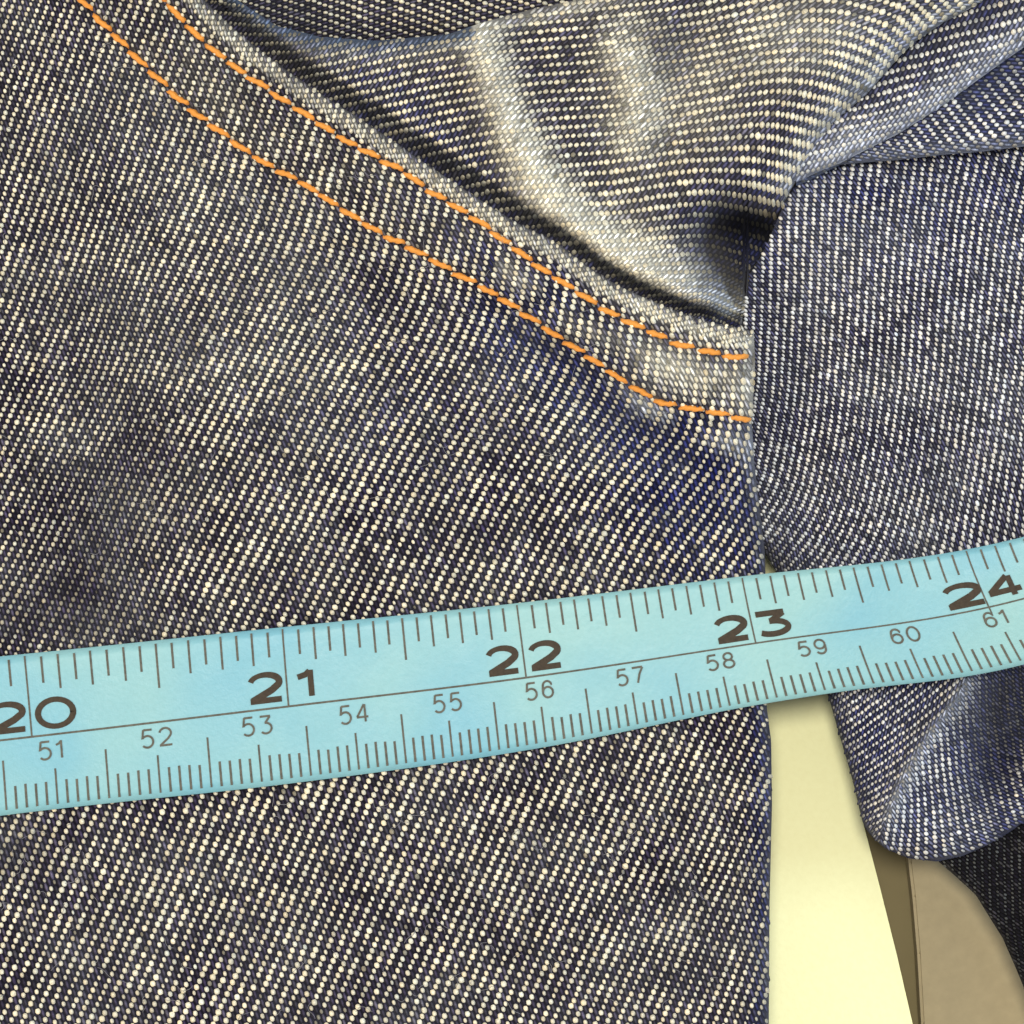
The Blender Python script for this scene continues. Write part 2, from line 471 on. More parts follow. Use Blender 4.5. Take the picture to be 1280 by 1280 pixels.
# ------------------------------------------------------------------ table, board, paper
def slab(name, pts, h_top, thick, mat, parent=None, bev=2.0):
    import bmesh
    bm = bmesh.new()
    P = [W(np.float64(x), np.float64(y), np.float64(h_top)) for x, y in pts]
    vs = [bm.verts.new(p) for p in P]
    f = bm.faces.new(vs)
    if f.normal.z < 0: f.normal_flip()
    bm.normal_update()
    ex = bmesh.ops.extrude_face_region(bm, geom=[f])
    for v in ex['geom']:
        if isinstance(v, bmesh.types.BMVert): v.co.z -= thick * U
    bmesh.ops.recalc_face_normals(bm, faces=bm.faces)
    bmesh.ops.bevel(bm, geom=[e for e in bm.edges], offset=bev * U, segments=2, affect='EDGES')
    me = bpy.data.meshes.new(name); bm.to_mesh(me); bm.free()
    me.materials.append(mat)
    o = bpy.data.objects.new(name, me); col.objects.link(o)
    if parent: o.parent = parent
    return o

t = slab("table", [(-400, -400), (1750, -400), (1750, 1700), (-400, 1700)], -300, 60, M_TABLE)
tag(t, "dull tan table top seen in the narrow strip between cream paper and beige board", kind='structure')
p = slab("paper_sheet", [(880, 640), (986, 640), (1040, 862), (1080, 1032), (1100, 1109), (1121, 1193), (1141, 1280), (1204, 1530), (880, 1530)], -215, 5, M_PAPER, bev=1.2)
tag(p, "bright cream yellow paper sheet lying in the gap between the two denim legs", "paper")
b = slab("board", [(1128, 990), (1136, 1079), (1141, 1121), (1147, 1192), (1152, 1280), (1166, 1530), (1600, 1530), (1600, 990)], -262, 34, M_BOARD, bev=4)
tag(b, "beige board with a rounded edge under the dark denim at lower right", "board")

# ------------------------------------------------------------------ jeans
jeans = empty("jeans", 0, 0, 0)
tag(jeans, "dark blue twill denim jeans with two orange stitched rows along the curved seam", "jeans")

VALLEY = [(600, 400), (690, 448), (770, 512), (850, 560), (950, 600)]
def h_A(x, y):
    d0, _ = seg_dist(x, y, HEM)
    d1, _ = seg_dist(x, y, ROW1)
    d2, s2 = seg_dist(x, y, ROW2)
    below = np.where(s2 > 0, d2, -d2)                 # + below the second row
    fade = sstep(-10, 14, below)
    h = 15 * (1 - fade)
    h += 4.5 * np.exp(-((d1 - 24) / 13) ** 2) * (below < 0)
    h -= 7.0 * np.exp(-(d1 / 5.0) ** 2) + 7.0 * np.exp(-(d2 / 5.0) ** 2)
    # puckers pulled by the stitching
    s = (x * 0.8 + y * 0.55)
    h += 3.4 * np.sin(s * 2 * np.pi / 33.0 + 1.5 * vnoise(x / 70, y / 70, 9)) * np.exp(-((d1 - 24) / 16) ** 2) * (below < 0)
    h += 2.6 * np.sin(s / 7.0 + 2 * vnoise(x / 60, y / 60, 4)) * np.exp(-((d2 - 16) / 14) ** 2)
    dv, _ = seg_dist(x, y, VALLEY)
    h -= 20 * np.exp(-(dv / 34) ** 2) * sstep(560, 700, x)
    h += 5 * bump(x, y, 950, 640, 90, 60, 30)
    h -= 10 * bump(x, y, 40, 745, 110, 60, 0) * (y < 800)
    h += 8 * vnoise(x / 170.0 + 5, y / 220.0 + 3, 2) * (1 - bump(x, y, 450, 870, 900, 110, -6))
    h -= 8 * bump(x, y, 160, 600, 60, 150, 8)
    de, _ = seg_dist(x, y, EDGE_A)
    h -= roll(np.minimum(d0, 999), 9)
    rr = np.where(y > 400, 1.0, 0.0)
    h -= roll(np.where(y > 420, de, 99), 26) * 1.0
    return h

def wear_A(x, y):
    d0, _ = seg_dist(x, y, HEM)
    d1, _ = seg_dist(x, y, ROW1)
    d2, s2 = seg_dist(x, y, ROW2)
    de, _ = seg_dist(x, y, EDGE_A)
    below = np.where(s2 > 0, d2, -d2)
    w = (0.62 * np.exp(-((d0 - 10) / 8) ** 4) * (0.65 + 0.5 * sstep(500, 900, x))) * (1 + 0.35 * vnoise(x / 7, y / 7, 61))
    mid = np.exp(-((d1 - 26) / 15) ** 2) * (below < 0)
    w += 0.38 * mid * np.clip(vnoise(x / 35, y / 35, 12) + 0.3, 0, 1) * sstep(350, 700, x)
    w += 0.6 * bump(x, y, 845, 458, 50, 24, 25) + 0.35 * bump(x, y, 925, 480, 20, 36)
    w += 0.75 * np.exp(-((below - 10) / 9) ** 2) * sstep(760, 800, x) * (1 - sstep(820, 850, x))
    w += 0.65 * bump(x, y, 915, 550, 28, 14, 20)
    w += 0.5 * np.exp(-(de / 12) ** 2) * (y > 420) * (1 - sstep(560, 640, y))
    w += 0.16 * np.exp(-(de / 10) ** 2) * (y > 600)
    w += 0.04 + 0.05 * vnoise(x / 90, y / 90, 31) + 0.05 * np.clip(vnoise(x / 34, y / 34, 88) + 0.5 * vnoise(x / 13, y / 13, 89), -0.3, 1)
    w += 0.07 * bump(x, y, 330, 420, 230, 170, 40)
    return w

def dim_A(x, y):  # dip and rolled-edge shade put into the dot colour, plus random blotches
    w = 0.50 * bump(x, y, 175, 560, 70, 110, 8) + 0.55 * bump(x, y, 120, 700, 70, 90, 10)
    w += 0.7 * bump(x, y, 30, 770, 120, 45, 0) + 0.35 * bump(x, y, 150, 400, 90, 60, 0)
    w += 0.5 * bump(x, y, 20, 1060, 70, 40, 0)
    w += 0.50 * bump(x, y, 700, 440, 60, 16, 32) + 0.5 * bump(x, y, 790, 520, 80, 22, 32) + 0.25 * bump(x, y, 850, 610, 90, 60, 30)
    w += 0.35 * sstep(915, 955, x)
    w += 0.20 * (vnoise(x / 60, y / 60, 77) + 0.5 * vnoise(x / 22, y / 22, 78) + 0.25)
    return w

CT_A = [(30, 30, 114, 6.8, 10.0), (110, 110, 112, 6.8, 10.7), (40, 300, 111, 7.0, 11), (150, 420, 106, 6.5, 8.9), (140, 330, 109, 6.6, 9.6), (30, 420, 111, 7.2, 11), (50, 500, 112, 7.5, 10.3), (150, 560, 112, 7.0, 9.2), (120, 680, 114, 7.2, 9.6), (210, 600, 117, 7.4, 11.4),
        (60, 770, 116, 7.6, 11.2), (250, 350, 113, 7.0, 11.6), (250, 480, 115, 7.0, 11.2), (300, 650, 118, 7.6, 12.8), (440, 640, 116, 7.4, 13), (450, 400, 118, 7.0, 12.3),
        (560, 520, 119, 7.0, 12.2), (600, 700, 119, 7.2, 13.2), (700, 620, 123, 6.8, 13.2), (740, 560, 128, 6.4, 13), (800, 580, 130, 6.2, 13),
        (860, 620, 130, 6.0, 13), (920, 640, 124, 6.4, 12), (770, 710, 120, 6.8, 13.4), (880, 700, 128, 6.4, 13),
        (700, 470, 118, 6.6, 13), (640, 430, 113, 7.0, 12.5),
        (170, 1170, 116, 8.4, 13.8), (50, 1100, 114, 8.6, 14), (400, 1000, 117, 7.8, 13), (480, 1150, 117, 8.2, 13.4), (650, 1150, 116, 7.9, 12.8),
        (750, 950, 117, 7.3, 12.8), (850, 1000, 115, 7.2, 12.2), (900, 1150, 113, 7.8, 12), (900, 930, 116, 7, 12), (940, 1100, 112, 7.6, 9),
        (300, 1250, 117, 8.3, 13.4), (20, 1250, 115, 8.4, 13), (800, 1250, 115, 8, 12.6),
        # the stitched band, its rows standing steeper
        (170, 30, 113, 7, 11.5), (250, 100, 108, 7.0, 11.5), (360, 190, 103, 7.0, 12.0), (450, 240, 102, 7.2, 12.3), (540, 290, 101, 7.2, 12.5),
        (640, 350, 98, 7.2, 12.5), (740, 410, 100, 7.2, 12.5), (820, 455, 97, 7.5, 12.5), (900, 480, 95, 7.5, 11.0),
        (300, 80, 112, 7, 11.5), (430, 160, 108, 7, 11.5), (600, 270, 105, 7, 12), (760, 370, 103, 7, 12), (880, 420, 98, 7, 11)]
CT_EDGE = [(240, 0, 112, 6.6, 8.6), (330, 80, 108, 6.8, 8.6), (450, 160, 106, 6.8, 8.8), (600, 260, 104, 6.8, 8.8), (740, 350, 100, 7, 8.6), (850, 400, 96, 7, 8.4), (930, 415, 94, 7, 8.4)]
def near_edge(x, y): return seg_dist(x, y, HEM)[0] < 21
def off_edge(x, y): return ~near_edge(x, y)
def navy_A(x, y):  # cool shade of valley, band and rolled edge painted as navy floats
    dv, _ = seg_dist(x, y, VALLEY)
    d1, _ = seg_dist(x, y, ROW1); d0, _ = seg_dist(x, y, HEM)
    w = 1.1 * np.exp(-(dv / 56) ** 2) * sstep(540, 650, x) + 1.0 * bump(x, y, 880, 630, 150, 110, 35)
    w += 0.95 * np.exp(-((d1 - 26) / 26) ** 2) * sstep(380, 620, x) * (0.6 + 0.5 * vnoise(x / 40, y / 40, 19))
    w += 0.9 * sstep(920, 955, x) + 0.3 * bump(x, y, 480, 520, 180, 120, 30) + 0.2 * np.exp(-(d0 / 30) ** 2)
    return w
BB_A = (-260, -70, 990, 1500)
# the leg below the second stitched row, and the band above it, share one weave
xrow2 = lambda y: np.interp(y, ROW2[:, 1], ROW2[:, 0], left=ROW2[0, 0], right=9999)
def hi_leg(y):
    return np.where(y < ROW2[-1, 1], np.minimum(xrow2(y), xr_A(y)), xr_A(y))
def side_right(idx):
    e = idx[:, -1]
    return [(e, 1.0, 0.0, 215.0)]
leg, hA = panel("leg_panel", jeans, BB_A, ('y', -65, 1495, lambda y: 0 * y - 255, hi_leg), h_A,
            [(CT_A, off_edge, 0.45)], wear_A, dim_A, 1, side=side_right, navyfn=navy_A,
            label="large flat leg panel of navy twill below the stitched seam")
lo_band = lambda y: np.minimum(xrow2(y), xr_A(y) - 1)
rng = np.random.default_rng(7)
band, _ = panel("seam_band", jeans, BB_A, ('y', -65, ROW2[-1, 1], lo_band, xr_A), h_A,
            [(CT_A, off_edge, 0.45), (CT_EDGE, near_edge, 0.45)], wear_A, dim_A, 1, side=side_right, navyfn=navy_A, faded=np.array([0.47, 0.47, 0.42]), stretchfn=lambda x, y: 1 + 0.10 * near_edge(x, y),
            label="raised folded seam band with faded pale outer edge")

# upper bunched fabric
STREAK = [(590, 40), (612, 90), (632, 150), (668, 220), (710, 280), (755, 325), (815, 358), (880, 380), (945, 396)]
STREAK2 = [(770, 60), (795, 110), (790, 170)]
R_poly = R_[3:]
def h_C(x, y):
    d0, _ = seg_dist(x, y, HEM)
    dr, sr = seg_dist(x, y, R_poly)
    dt, _ = seg_dist(x, y, TP)
    ds, _ = seg_dist(x, y, STREAK)
    d2, _ = seg_dist(x, y, STREAK2)
    h = -66 + 62 * sstep(2, 34, d0)
    h += 36 * np.exp(-(ds / 34) ** 2) * sstep(2, 26, d0)
    h += 14 * np.exp(-(d2 / 26) ** 2)
    h -= 16 * bump(x, y, 845, 110, 30, 90, 8)
    h += 46 * bump(x, y, 1010, 110, 120, 80, -40)
    h -= 270 * bump(x, y, 925, 305, 48, 40, 20)
    h -= 190 * bump(x, y, 936, 345, 24, 50, 20)
    h += 5 * vnoise(x / 55.0, y / 75.0, 21)
    h += 16 * bump(x, y, 870, 380, 60, 16, 18)
    h -= roll(np.where(sr < 5, dr, 0.0), 42) * (x > 940)
    h -= roll(np.where(x < 900, dt, 99), 24)
    return h
def wear_C(x, y):
    ds, _ = seg_dist(x, y, STREAK)
    d2, _ = seg_dist(x, y, STREAK2)
    dt, _ = seg_dist(x, y, TP)
    dr, _ = seg_dist(x, y, R_poly)
    d0, _ = seg_dist(x, y, HEM)
    w = 0.98 * np.exp(-(ds / (22 + 16 * sstep(150, 330, y))) ** 2) + 0.42 * np.exp(-(d2 / 26) ** 2)
    w += 0.80 * np.exp(-(dt / 24) ** 2) * (x < 590) + 0.35 * np.exp(-((dt - 8) / 14) ** 2) * (x > 560) * (x < 800)
    w += 0.5 * np.exp(-(dr / 22) ** 2) * (y < 250) + 0.32 * bump(x, y, 985, 50, 90, 55, -10) + 0.15 * bump(x, y, 1080, 60, 60, 60)
    w += 0.22 * bump(x, y, 860, 130, 60, 60) + 0.25 * bump(x, y, 790, 120, 40, 110)
    w += 0.7 * bump(x, y, 870, 378, 60, 20, 18) + 0.5 * bump(x, y, 800, 330, 50, 30, 40)
    w *= 1 + 0.35 * vnoise(x / 20, y / 14, 8)
    w *= 1 - 0.95 * bump(x, y, 925, 312, 46, 50, 25)
    w *= sstep(4, 18, d0)
    return w + 0.05
def dim_C(x, y):  # pocket, seam gap and roll shade painted as dark dots, plus blotches
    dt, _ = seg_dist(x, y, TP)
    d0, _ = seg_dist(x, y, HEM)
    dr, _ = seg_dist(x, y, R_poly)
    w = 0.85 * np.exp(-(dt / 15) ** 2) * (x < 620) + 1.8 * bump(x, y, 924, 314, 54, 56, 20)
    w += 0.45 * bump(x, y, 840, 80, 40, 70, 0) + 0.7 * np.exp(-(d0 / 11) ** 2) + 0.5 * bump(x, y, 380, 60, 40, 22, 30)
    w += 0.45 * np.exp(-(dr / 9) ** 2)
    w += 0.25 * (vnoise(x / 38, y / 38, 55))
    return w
def faded_lit_C(x, y):
    dt, _ = seg_dist(x, y, TP); dr, _ = seg_dist(x, y, R_poly)
    a = np.clip(1.1 * np.exp(-(dt / 30) ** 2) * (x < 590), 0, 1)[..., None]
    b = np.clip(1.2 * np.exp(-(dr / 60) ** 2) + bump(x, y, 890, 385, 70, 30, 15) + 0.35 * sstep(820, 950, x), 0, 1)[..., None]  # fading along the ridge, with its cool highlight put into the colour
    c = np.array([0.56, 0.555, 0.485])
    c = c * (1 - b) + np.array([0.35, 0.38, 0.42]) * b
    return c * (1 - a) + np.array([0.075, 0.105, 0.165]) * a
def stretch_C(x, y):
    dr, _ = seg_dist(x, y, R_poly)
    return 1 + 0.55 * np.exp(-(dr / 42) ** 2) + 0.12 * sstep(700, 900, x)
def navy_C(x, y):  # cool shade by seam gap, pocket and folds painted as navy floats
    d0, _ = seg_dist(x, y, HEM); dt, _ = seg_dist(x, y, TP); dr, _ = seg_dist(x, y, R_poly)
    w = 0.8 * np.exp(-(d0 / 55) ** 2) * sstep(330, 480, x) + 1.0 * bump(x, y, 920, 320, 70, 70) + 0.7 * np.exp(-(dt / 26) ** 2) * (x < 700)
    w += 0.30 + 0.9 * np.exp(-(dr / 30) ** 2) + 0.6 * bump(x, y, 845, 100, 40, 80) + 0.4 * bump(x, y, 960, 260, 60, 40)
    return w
CT_C = [(300, 12, 15, 6, 10), (330, 50, 2, 6.3, 11), (400, 85, -11, 6.3, 11), (480, 110, -12, 6.8, 12), (450, 130, -15, 6.5, 11.5), (540, 90, -6, 7.5, 12), (520, 170, -17, 6.5, 12.5), (590, 220, -16, 7, 12),
        (600, 60, -4, 8, 10), (640, 100, -2, 8.3, 11), (650, 180, -5, 8, 11.5), (700, 40, -3, 8.5, 10.5), (720, 120, 0, 8.6, 11), (680, 250, -9, 7.8, 12), (720, 220, -6, 8, 11.8), (760, 170, -3, 8.2, 11),
        (760, 290, -10, 7.5, 11.5), (800, 240, -19, 7.8, 13), (830, 20, -4, 8, 10.3), (850, 150, -8, 8, 10.8), (850, 250, -18, 7.6, 14), (860, 330, -14, 7, 13), (800, 340, -10, 7, 10), (850, 375, 0, 6, 9),
        (905, 380, 35, 5, 8), (910, 70, -12, 8, 9.8), (910, 180, -9, 7.8, 13), (920, 250, -4, 7, 15), (980, 200, 5, 5.5, 16), (1000, 130, 10, 6.5, 14.5), (980, 40, -9, 7.8, 11), (940, 120, -9, 7.8, 12),
        (1040, 60, 3, 7.5, 11.5), (1040, 120, 14, 5.5, 14), (1060, 90, 20, 6, 12.5), (1085, 60, 25, 6, 12.5), (1100, 85, 42, 4.5, 12.5), (1110, 10, 20, 7, 12), (1130, 45, 45, 5, 12.5), (1160, 10, 55, 5, 12.5), (1185, 10, 68, 4.5, 12)]
def lo_C(x): return fTP(x)
def hi_C(x):
    hem = np.interp(x, HEM[:, 0], HEM[:, 1]) + 16
    return np.maximum(np.where(x < 926, hem, fR(x)), lo_C(x) + 1)
def side_top(idx): return [(idx[:, 0][::-1], 0.0, -1.0, 26.0)]
def side_bot(idx): return [(idx[:, -1], 0.0, 1.0, 110.0)]
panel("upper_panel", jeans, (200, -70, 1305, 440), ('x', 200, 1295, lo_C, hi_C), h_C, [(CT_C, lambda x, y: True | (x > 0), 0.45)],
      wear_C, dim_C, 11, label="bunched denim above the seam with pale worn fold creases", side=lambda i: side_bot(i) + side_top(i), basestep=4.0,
      faded=np.array([0.46, 0.44, 0.36]), navyfn=navy_C, fadedfn=faded_lit_C, stretchfn=stretch_C)

# strip behind the upper fold
h_0 = lambda x, y: -48 + 8 * np.sin(x / 90.0) - 14 * sstep(20, 60, y)
CT_0 = [(400, 10, 17, 7.5, 8.5), (500, 20, 20, 7.8, 8.8), (600, 10, 22, 7.8, 9), (450, 45, 18, 7.6, 8.5)]
panel("back_panel", jeans, (240, -70, 900, 90), ('x', 245, 880, lambda x: 0 * x - 65, lambda x: fTP(x) + 22 + 0 * x), h_0,
      [(CT_0, lambda x, y: True | (x > 0), 0.45)], lambda x, y: 0.04 + 0 * x, lambda x, y: 0.15 + 0.35 * bump(x, y, 350, 20, 60, 40), 17,
      label="dark brownish denim strip behind the upper fold", darkness=0.9)

# two folds on the right
def h_2(x, y):
    dq, sq = seg_dist(x, y, Q_)
    h = -6 + 18 * sstep(0, 60, dq) * 0 + 12 * bump(x, y, 1180, 80, 120, 40, -30)
    return h - roll(np.where(sq < 0, dq, 0.0), 34) - 45 * sstep(36, 90, dq) * 1.0
CT_2 = [(1200, 70, -13, 7.4, 13.5), (1250, 40, -13, 7.4, 13.5), (1130, 120, -15, 7.3, 12.5), (1060, 175, -16, 7.2, 10.5), (1250, 75, -16, 7.4, 8), (1180, 115, -18, 7.4, 8.5), (1110, 165, -18, 7.2, 7.5)]
def wear_2(x, y):
    dq, _ = seg_dist(x, y, Q_)
    return (0.7 * np.exp(-(dq / 24) ** 2) + 0.35 * bump(x, y, 1060, 180, 40, 30) + 0.08) * (1 + 0.3 * vnoise(x / 20, y / 12, 5))
def dim_2(x, y):  # shade at the rolled edge and top gap, painted into the dots
    dq, _ = seg_dist(x, y, Q_)
    return 0.5 * np.exp(-(dq / 10) ** 2) + 0.5 * bump(x, y, 1230, 20, 60, 20, -20)
panel("fabric_fold", jeans, (985, -70, 1350, 250), ('x', 990, 1345, lambda x: np.minimum(fR(x) - 22, fQ(x) - 2), fQ), h_2, [(CT_2, lambda x, y: True | (x > 0), 0.45)],
      wear_2, dim_2, 23, navyfn=lambda x, y: 0.75 + 0 * x, label="narrow fold with faded blue grey rolled edge", side=side_bot, basestep=4.0, faded=np.array([0.33, 0.36, 0.44]), cream=np.array([0.9, 0.9, 0.84]))
def h_3(x, y):
    dq, sq = seg_dist(x, y, T_)
    return -44 - roll(np.where(sq < 0, dq, 0.0), 26) + 8 * bump(x, y, 1230, 140, 60, 30) - 50 * bump(x, y, 1285, 95, 60, 24, -35)
CT_3 = [(1200, 140, 50, 7, 11.5), (1150, 165, 52, 6.5, 11), (1260, 150, 48, 7, 12), (1250, 110, 52, 7, 12), (1120, 185, 55, 5, 9)]
def wear_3(x, y):
    dq, _ = seg_dist(x, y, T_)
    return 0.45 * np.exp(-(dq / 14) ** 2) + 0.12
def dim_3(x, y):  # shade under the upper fold and along the roll, painted into the dots
    dq, _ = seg_dist(x, y, T_); d3, _ = seg_dist(x, y, Q_)
    return 0.85 * np.exp(-(dq / 9) ** 2) + 0.8 * np.exp(-(d3 / 22) ** 2) * (x > 1200) + 0.3 * np.exp(-(d3 / 14) ** 2)
panel("fabric_fold", jeans, (985, -10, 1350, 250), ('x', 995, 1345, lambda x: fQ(x) - 20, fT), h_3, [(CT_3, lambda x, y: True | (x > 0), 0.45)],
      wear_3, dim_3, 29, navyfn=lambda x, y: 0.75 + 0 * x, label="lower fold whose white twill lines run down to the right", side=side_bot, basestep=4.0, faded=np.array([0.24, 0.28, 0.38]), cream=np.array([0.9, 0.9, 0.86]))

# the other leg
DBP = DB[1:]
def h_D(x, y):
    db, sb = seg_dist(x, y, DBP)
    dr, srr = seg_dist(x, y, RIDGE)
    h = -62 + 14 * bump(x, y, 1130, 380, 160, 170) - 20 * bump(x, y, 950, 600, 60, 260) + 6 * vnoise(x / 90.0, y / 90.0, 14)
    h -= 45 * (1 - sstep(180, 250, y)) 
    low = sstep(800, 880, y)
    h += low * (30 * np.exp(-(dr / 16) ** 2) + 18 * np.exp(-(dr / 60) ** 2))
    h -= low * 125 * bump(x, y, 1262, 890, 46, 95, 15) 
    inside = np.where((sb < 0), db, 0.0)
    h -= roll(inside, 40) * sstep(640, 700, y)
    return h
def wear_D(x, y):
    dr, _ = seg_dist(x, y, RIDGE)
    return 0.55 * np.exp(-(dr / 7) ** 2) * (y > 780) * (1 - sstep(1000, 1050, y)) + 0.10 + 0.07 * vnoise(x / 60, y / 60, 3)
def dim_D(x, y):  # valley, tape and rolled-edge shade painted into the dots, plus blotches
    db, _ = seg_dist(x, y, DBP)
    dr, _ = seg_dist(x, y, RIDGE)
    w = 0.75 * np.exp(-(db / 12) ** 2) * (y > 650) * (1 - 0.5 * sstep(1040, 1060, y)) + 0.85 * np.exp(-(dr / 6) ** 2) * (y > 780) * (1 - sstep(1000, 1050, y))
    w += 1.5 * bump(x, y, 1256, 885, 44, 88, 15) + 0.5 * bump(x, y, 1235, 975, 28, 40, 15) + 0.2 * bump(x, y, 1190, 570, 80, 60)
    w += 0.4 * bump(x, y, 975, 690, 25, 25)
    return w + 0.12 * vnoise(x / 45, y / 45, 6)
CT_D = [(960, 300, 92, 5.5, 10.3), (1030, 300, 93, 5.8, 10.6), (1100, 230, 99, 6.0, 11), (1250, 230, 104, 6.0, 11), (1180, 320, 96, 6, 10.6), (1260, 400, 96, 6, 10.3), (1130, 420, 93, 5.9, 10),
        (960, 420, 94, 5.6, 9.6), (1040, 500, 96, 6, 9.7), (1150, 520, 98, 6.1, 9.7), (1260, 540, 98, 6.2, 9.8), (970, 560, 102, 6.2, 9.5), (1060, 600, 102, 6.2, 9.8), (1170, 640, 101, 6.2, 9.8), (1260, 640, 100, 6.2, 9.8),
        (975, 650, 120, 6.1, 9.5), (990, 690, 132, 6, 9.3), (1060, 680, 112, 6.2, 9.6),
        (1070, 880, 146, 5.6, 8.8), (1120, 880, 148, 5.6, 8.8), (1160, 870, 145, 5.6, 8.5), (1090, 950, 150, 5.2, 8.4), (1120, 940, 146, 5.2, 8.0), (1095, 1000, 155, 4.8, 7.6), (1090, 1030, 160, 4.6, 7), (1180, 860, 143, 5.6, 8.0)]
CT_D2 = [(1220, 880, 92, 5.6, 8.6), (1190, 930, 85, 5.6, 8.8), (1150, 990, 82, 5.7, 9.2), (1160, 1040, 84, 5.7, 9.2), (1120, 1040, 96, 5.5, 8.4), (1105, 1045, 115, 5, 7), (1200, 1020, 78, 5.6, 9.2), (1250, 1000, 66, 5.4, 9.4), (1240, 1040, 63, 5.2, 9.2), (1270, 900, 75, 5.5, 9)]
def right_of_ridge(x, y):
    xr = np.interp(y, [p[1] for p in RIDGE], [p[0] for p in RIDGE])
    return (x > xr - 1) & (y > 790)
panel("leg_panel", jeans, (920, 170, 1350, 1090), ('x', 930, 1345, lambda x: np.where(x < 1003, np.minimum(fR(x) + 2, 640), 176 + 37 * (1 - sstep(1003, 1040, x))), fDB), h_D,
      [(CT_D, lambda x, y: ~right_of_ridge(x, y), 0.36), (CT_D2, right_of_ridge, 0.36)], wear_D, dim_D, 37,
      navyfn=lambda x, y: 0.35 + 0.6 * (1 - sstep(220, 420, y)) + 0.7 * sstep(640, 880, y), label="second leg at right with finer twill and rolled lower corner", side=side_bot, basestep=4.0, cream=np.array([0.9, 0.9, 0.86]), dot_size=0.97, pale_frac=0.42, pale_add=0.034, jitter=0.40)  # navy deepens under the folds and below the tape: shade put into colour

# dark layer at lower right
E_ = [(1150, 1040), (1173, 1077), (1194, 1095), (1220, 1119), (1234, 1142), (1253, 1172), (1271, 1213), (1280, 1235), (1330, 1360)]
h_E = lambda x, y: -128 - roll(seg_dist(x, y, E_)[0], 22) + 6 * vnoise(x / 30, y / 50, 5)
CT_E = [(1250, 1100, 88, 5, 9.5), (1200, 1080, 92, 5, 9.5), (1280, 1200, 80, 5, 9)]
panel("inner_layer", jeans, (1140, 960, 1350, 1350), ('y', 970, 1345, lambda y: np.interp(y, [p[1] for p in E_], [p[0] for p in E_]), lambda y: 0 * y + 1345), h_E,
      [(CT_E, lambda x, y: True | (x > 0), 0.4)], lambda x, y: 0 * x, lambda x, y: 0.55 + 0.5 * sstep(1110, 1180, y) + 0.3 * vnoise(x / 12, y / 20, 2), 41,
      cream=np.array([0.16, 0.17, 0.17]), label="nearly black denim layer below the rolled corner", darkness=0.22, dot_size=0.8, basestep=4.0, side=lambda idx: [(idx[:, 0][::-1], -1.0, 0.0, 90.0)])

# ------------------------------------------------------------------ stitches
def resample(poly, spacing):
    d = np.concatenate([[0], np.cumsum(np.hypot(*np.diff(poly, axis=0).T))])
    return lambda s: np.stack([np.interp(s, d, poly[:, 0]), np.interp(s, d, poly[:, 1])], -1), d[-1]

def stitch(fn, s0, s1, wob):
    n, m = 15, 10
    q = np.linspace(0, 1, n)
    s = s0 + (s1 - s0) * q
    P = fn(s)
    Tn = np.gradient(P, axis=0); Tn /= np.linalg.norm(Tn, axis=1)[:, None]
    N = np.stack([-Tn[:, 1], Tn[:, 0]], -1)
    off = wob[0] * (q - 0.5) * 2 + wob[1] * np.sin(q * np.pi) + 0.5 * np.sin(q * 9 + wob[2])
    P = P + N * off[:, None]
    rad = 3.9 * (1 - 0.42 * np.abs(2 * q - 1) ** 4) * (1 + 0.05 * np.sin(q * 14 + wob[2]))
    base = hA(P[:, 0], P[:, 1]) + 3.1 - 7.5 * np.abs(2 * q - 1) ** 6
    base = base.mean() * 0.35 + base * 0.65
    ang = np.arange(m) * 2 * np.pi / m
    V = []
    for k in range(n):
        rr = rad[k] * (1 + 0.16 * np.cos(2 * ang - (s[k] - s0) * 0.62))
        V.append(W(P[k, 0] + N[k, 0] * np.cos(ang) * rr, P[k, 1] + N[k, 1] * np.cos(ang) * rr, base[k] + np.sin(ang) * rr * 0.9))
    V = np.concatenate(V)
    F = []
    for k in range(n - 1):
        for a in range(m):
            b_ = (a + 1) % m
            F.append([k * m + a, k * m + b_, (k + 1) * m + b_, (k + 1) * m + a])
    F.append(list(range(m))[::-1]); F.append([(n - 1) * m + a for a in range(m)])
    return V, F

import bmesh
def fix_normals(o):
    bm = bmesh.new(); bm.from_mesh(o.data)
    bmesh.ops.recalc_face_normals(bm, faces=bm.faces); bm.to_mesh(o.data); bm.free()

random.seed(5)
for poly, start, sgn in ((ROW1, 18.0, 1), (ROW2, 6.0, 1)):
    fn, total = resample(poly, 1)
    s = start
    while s < total - 6:
        L = random.uniform(29.5, 34.0)
        e = min(s + L, total - 1)
        if e - s < 14: break
        V, F = stitch(fn, s, e, (random.uniform(1.4, 3.4) * -1, random.uniform(-0.8, 0.8), random.uniform(0, 6)))
        o = make_mesh("stitch", V, F, M_THREAD, jeans)
        fix_normals(o)
        s = e + random.uniform(-0.5, 2.5)

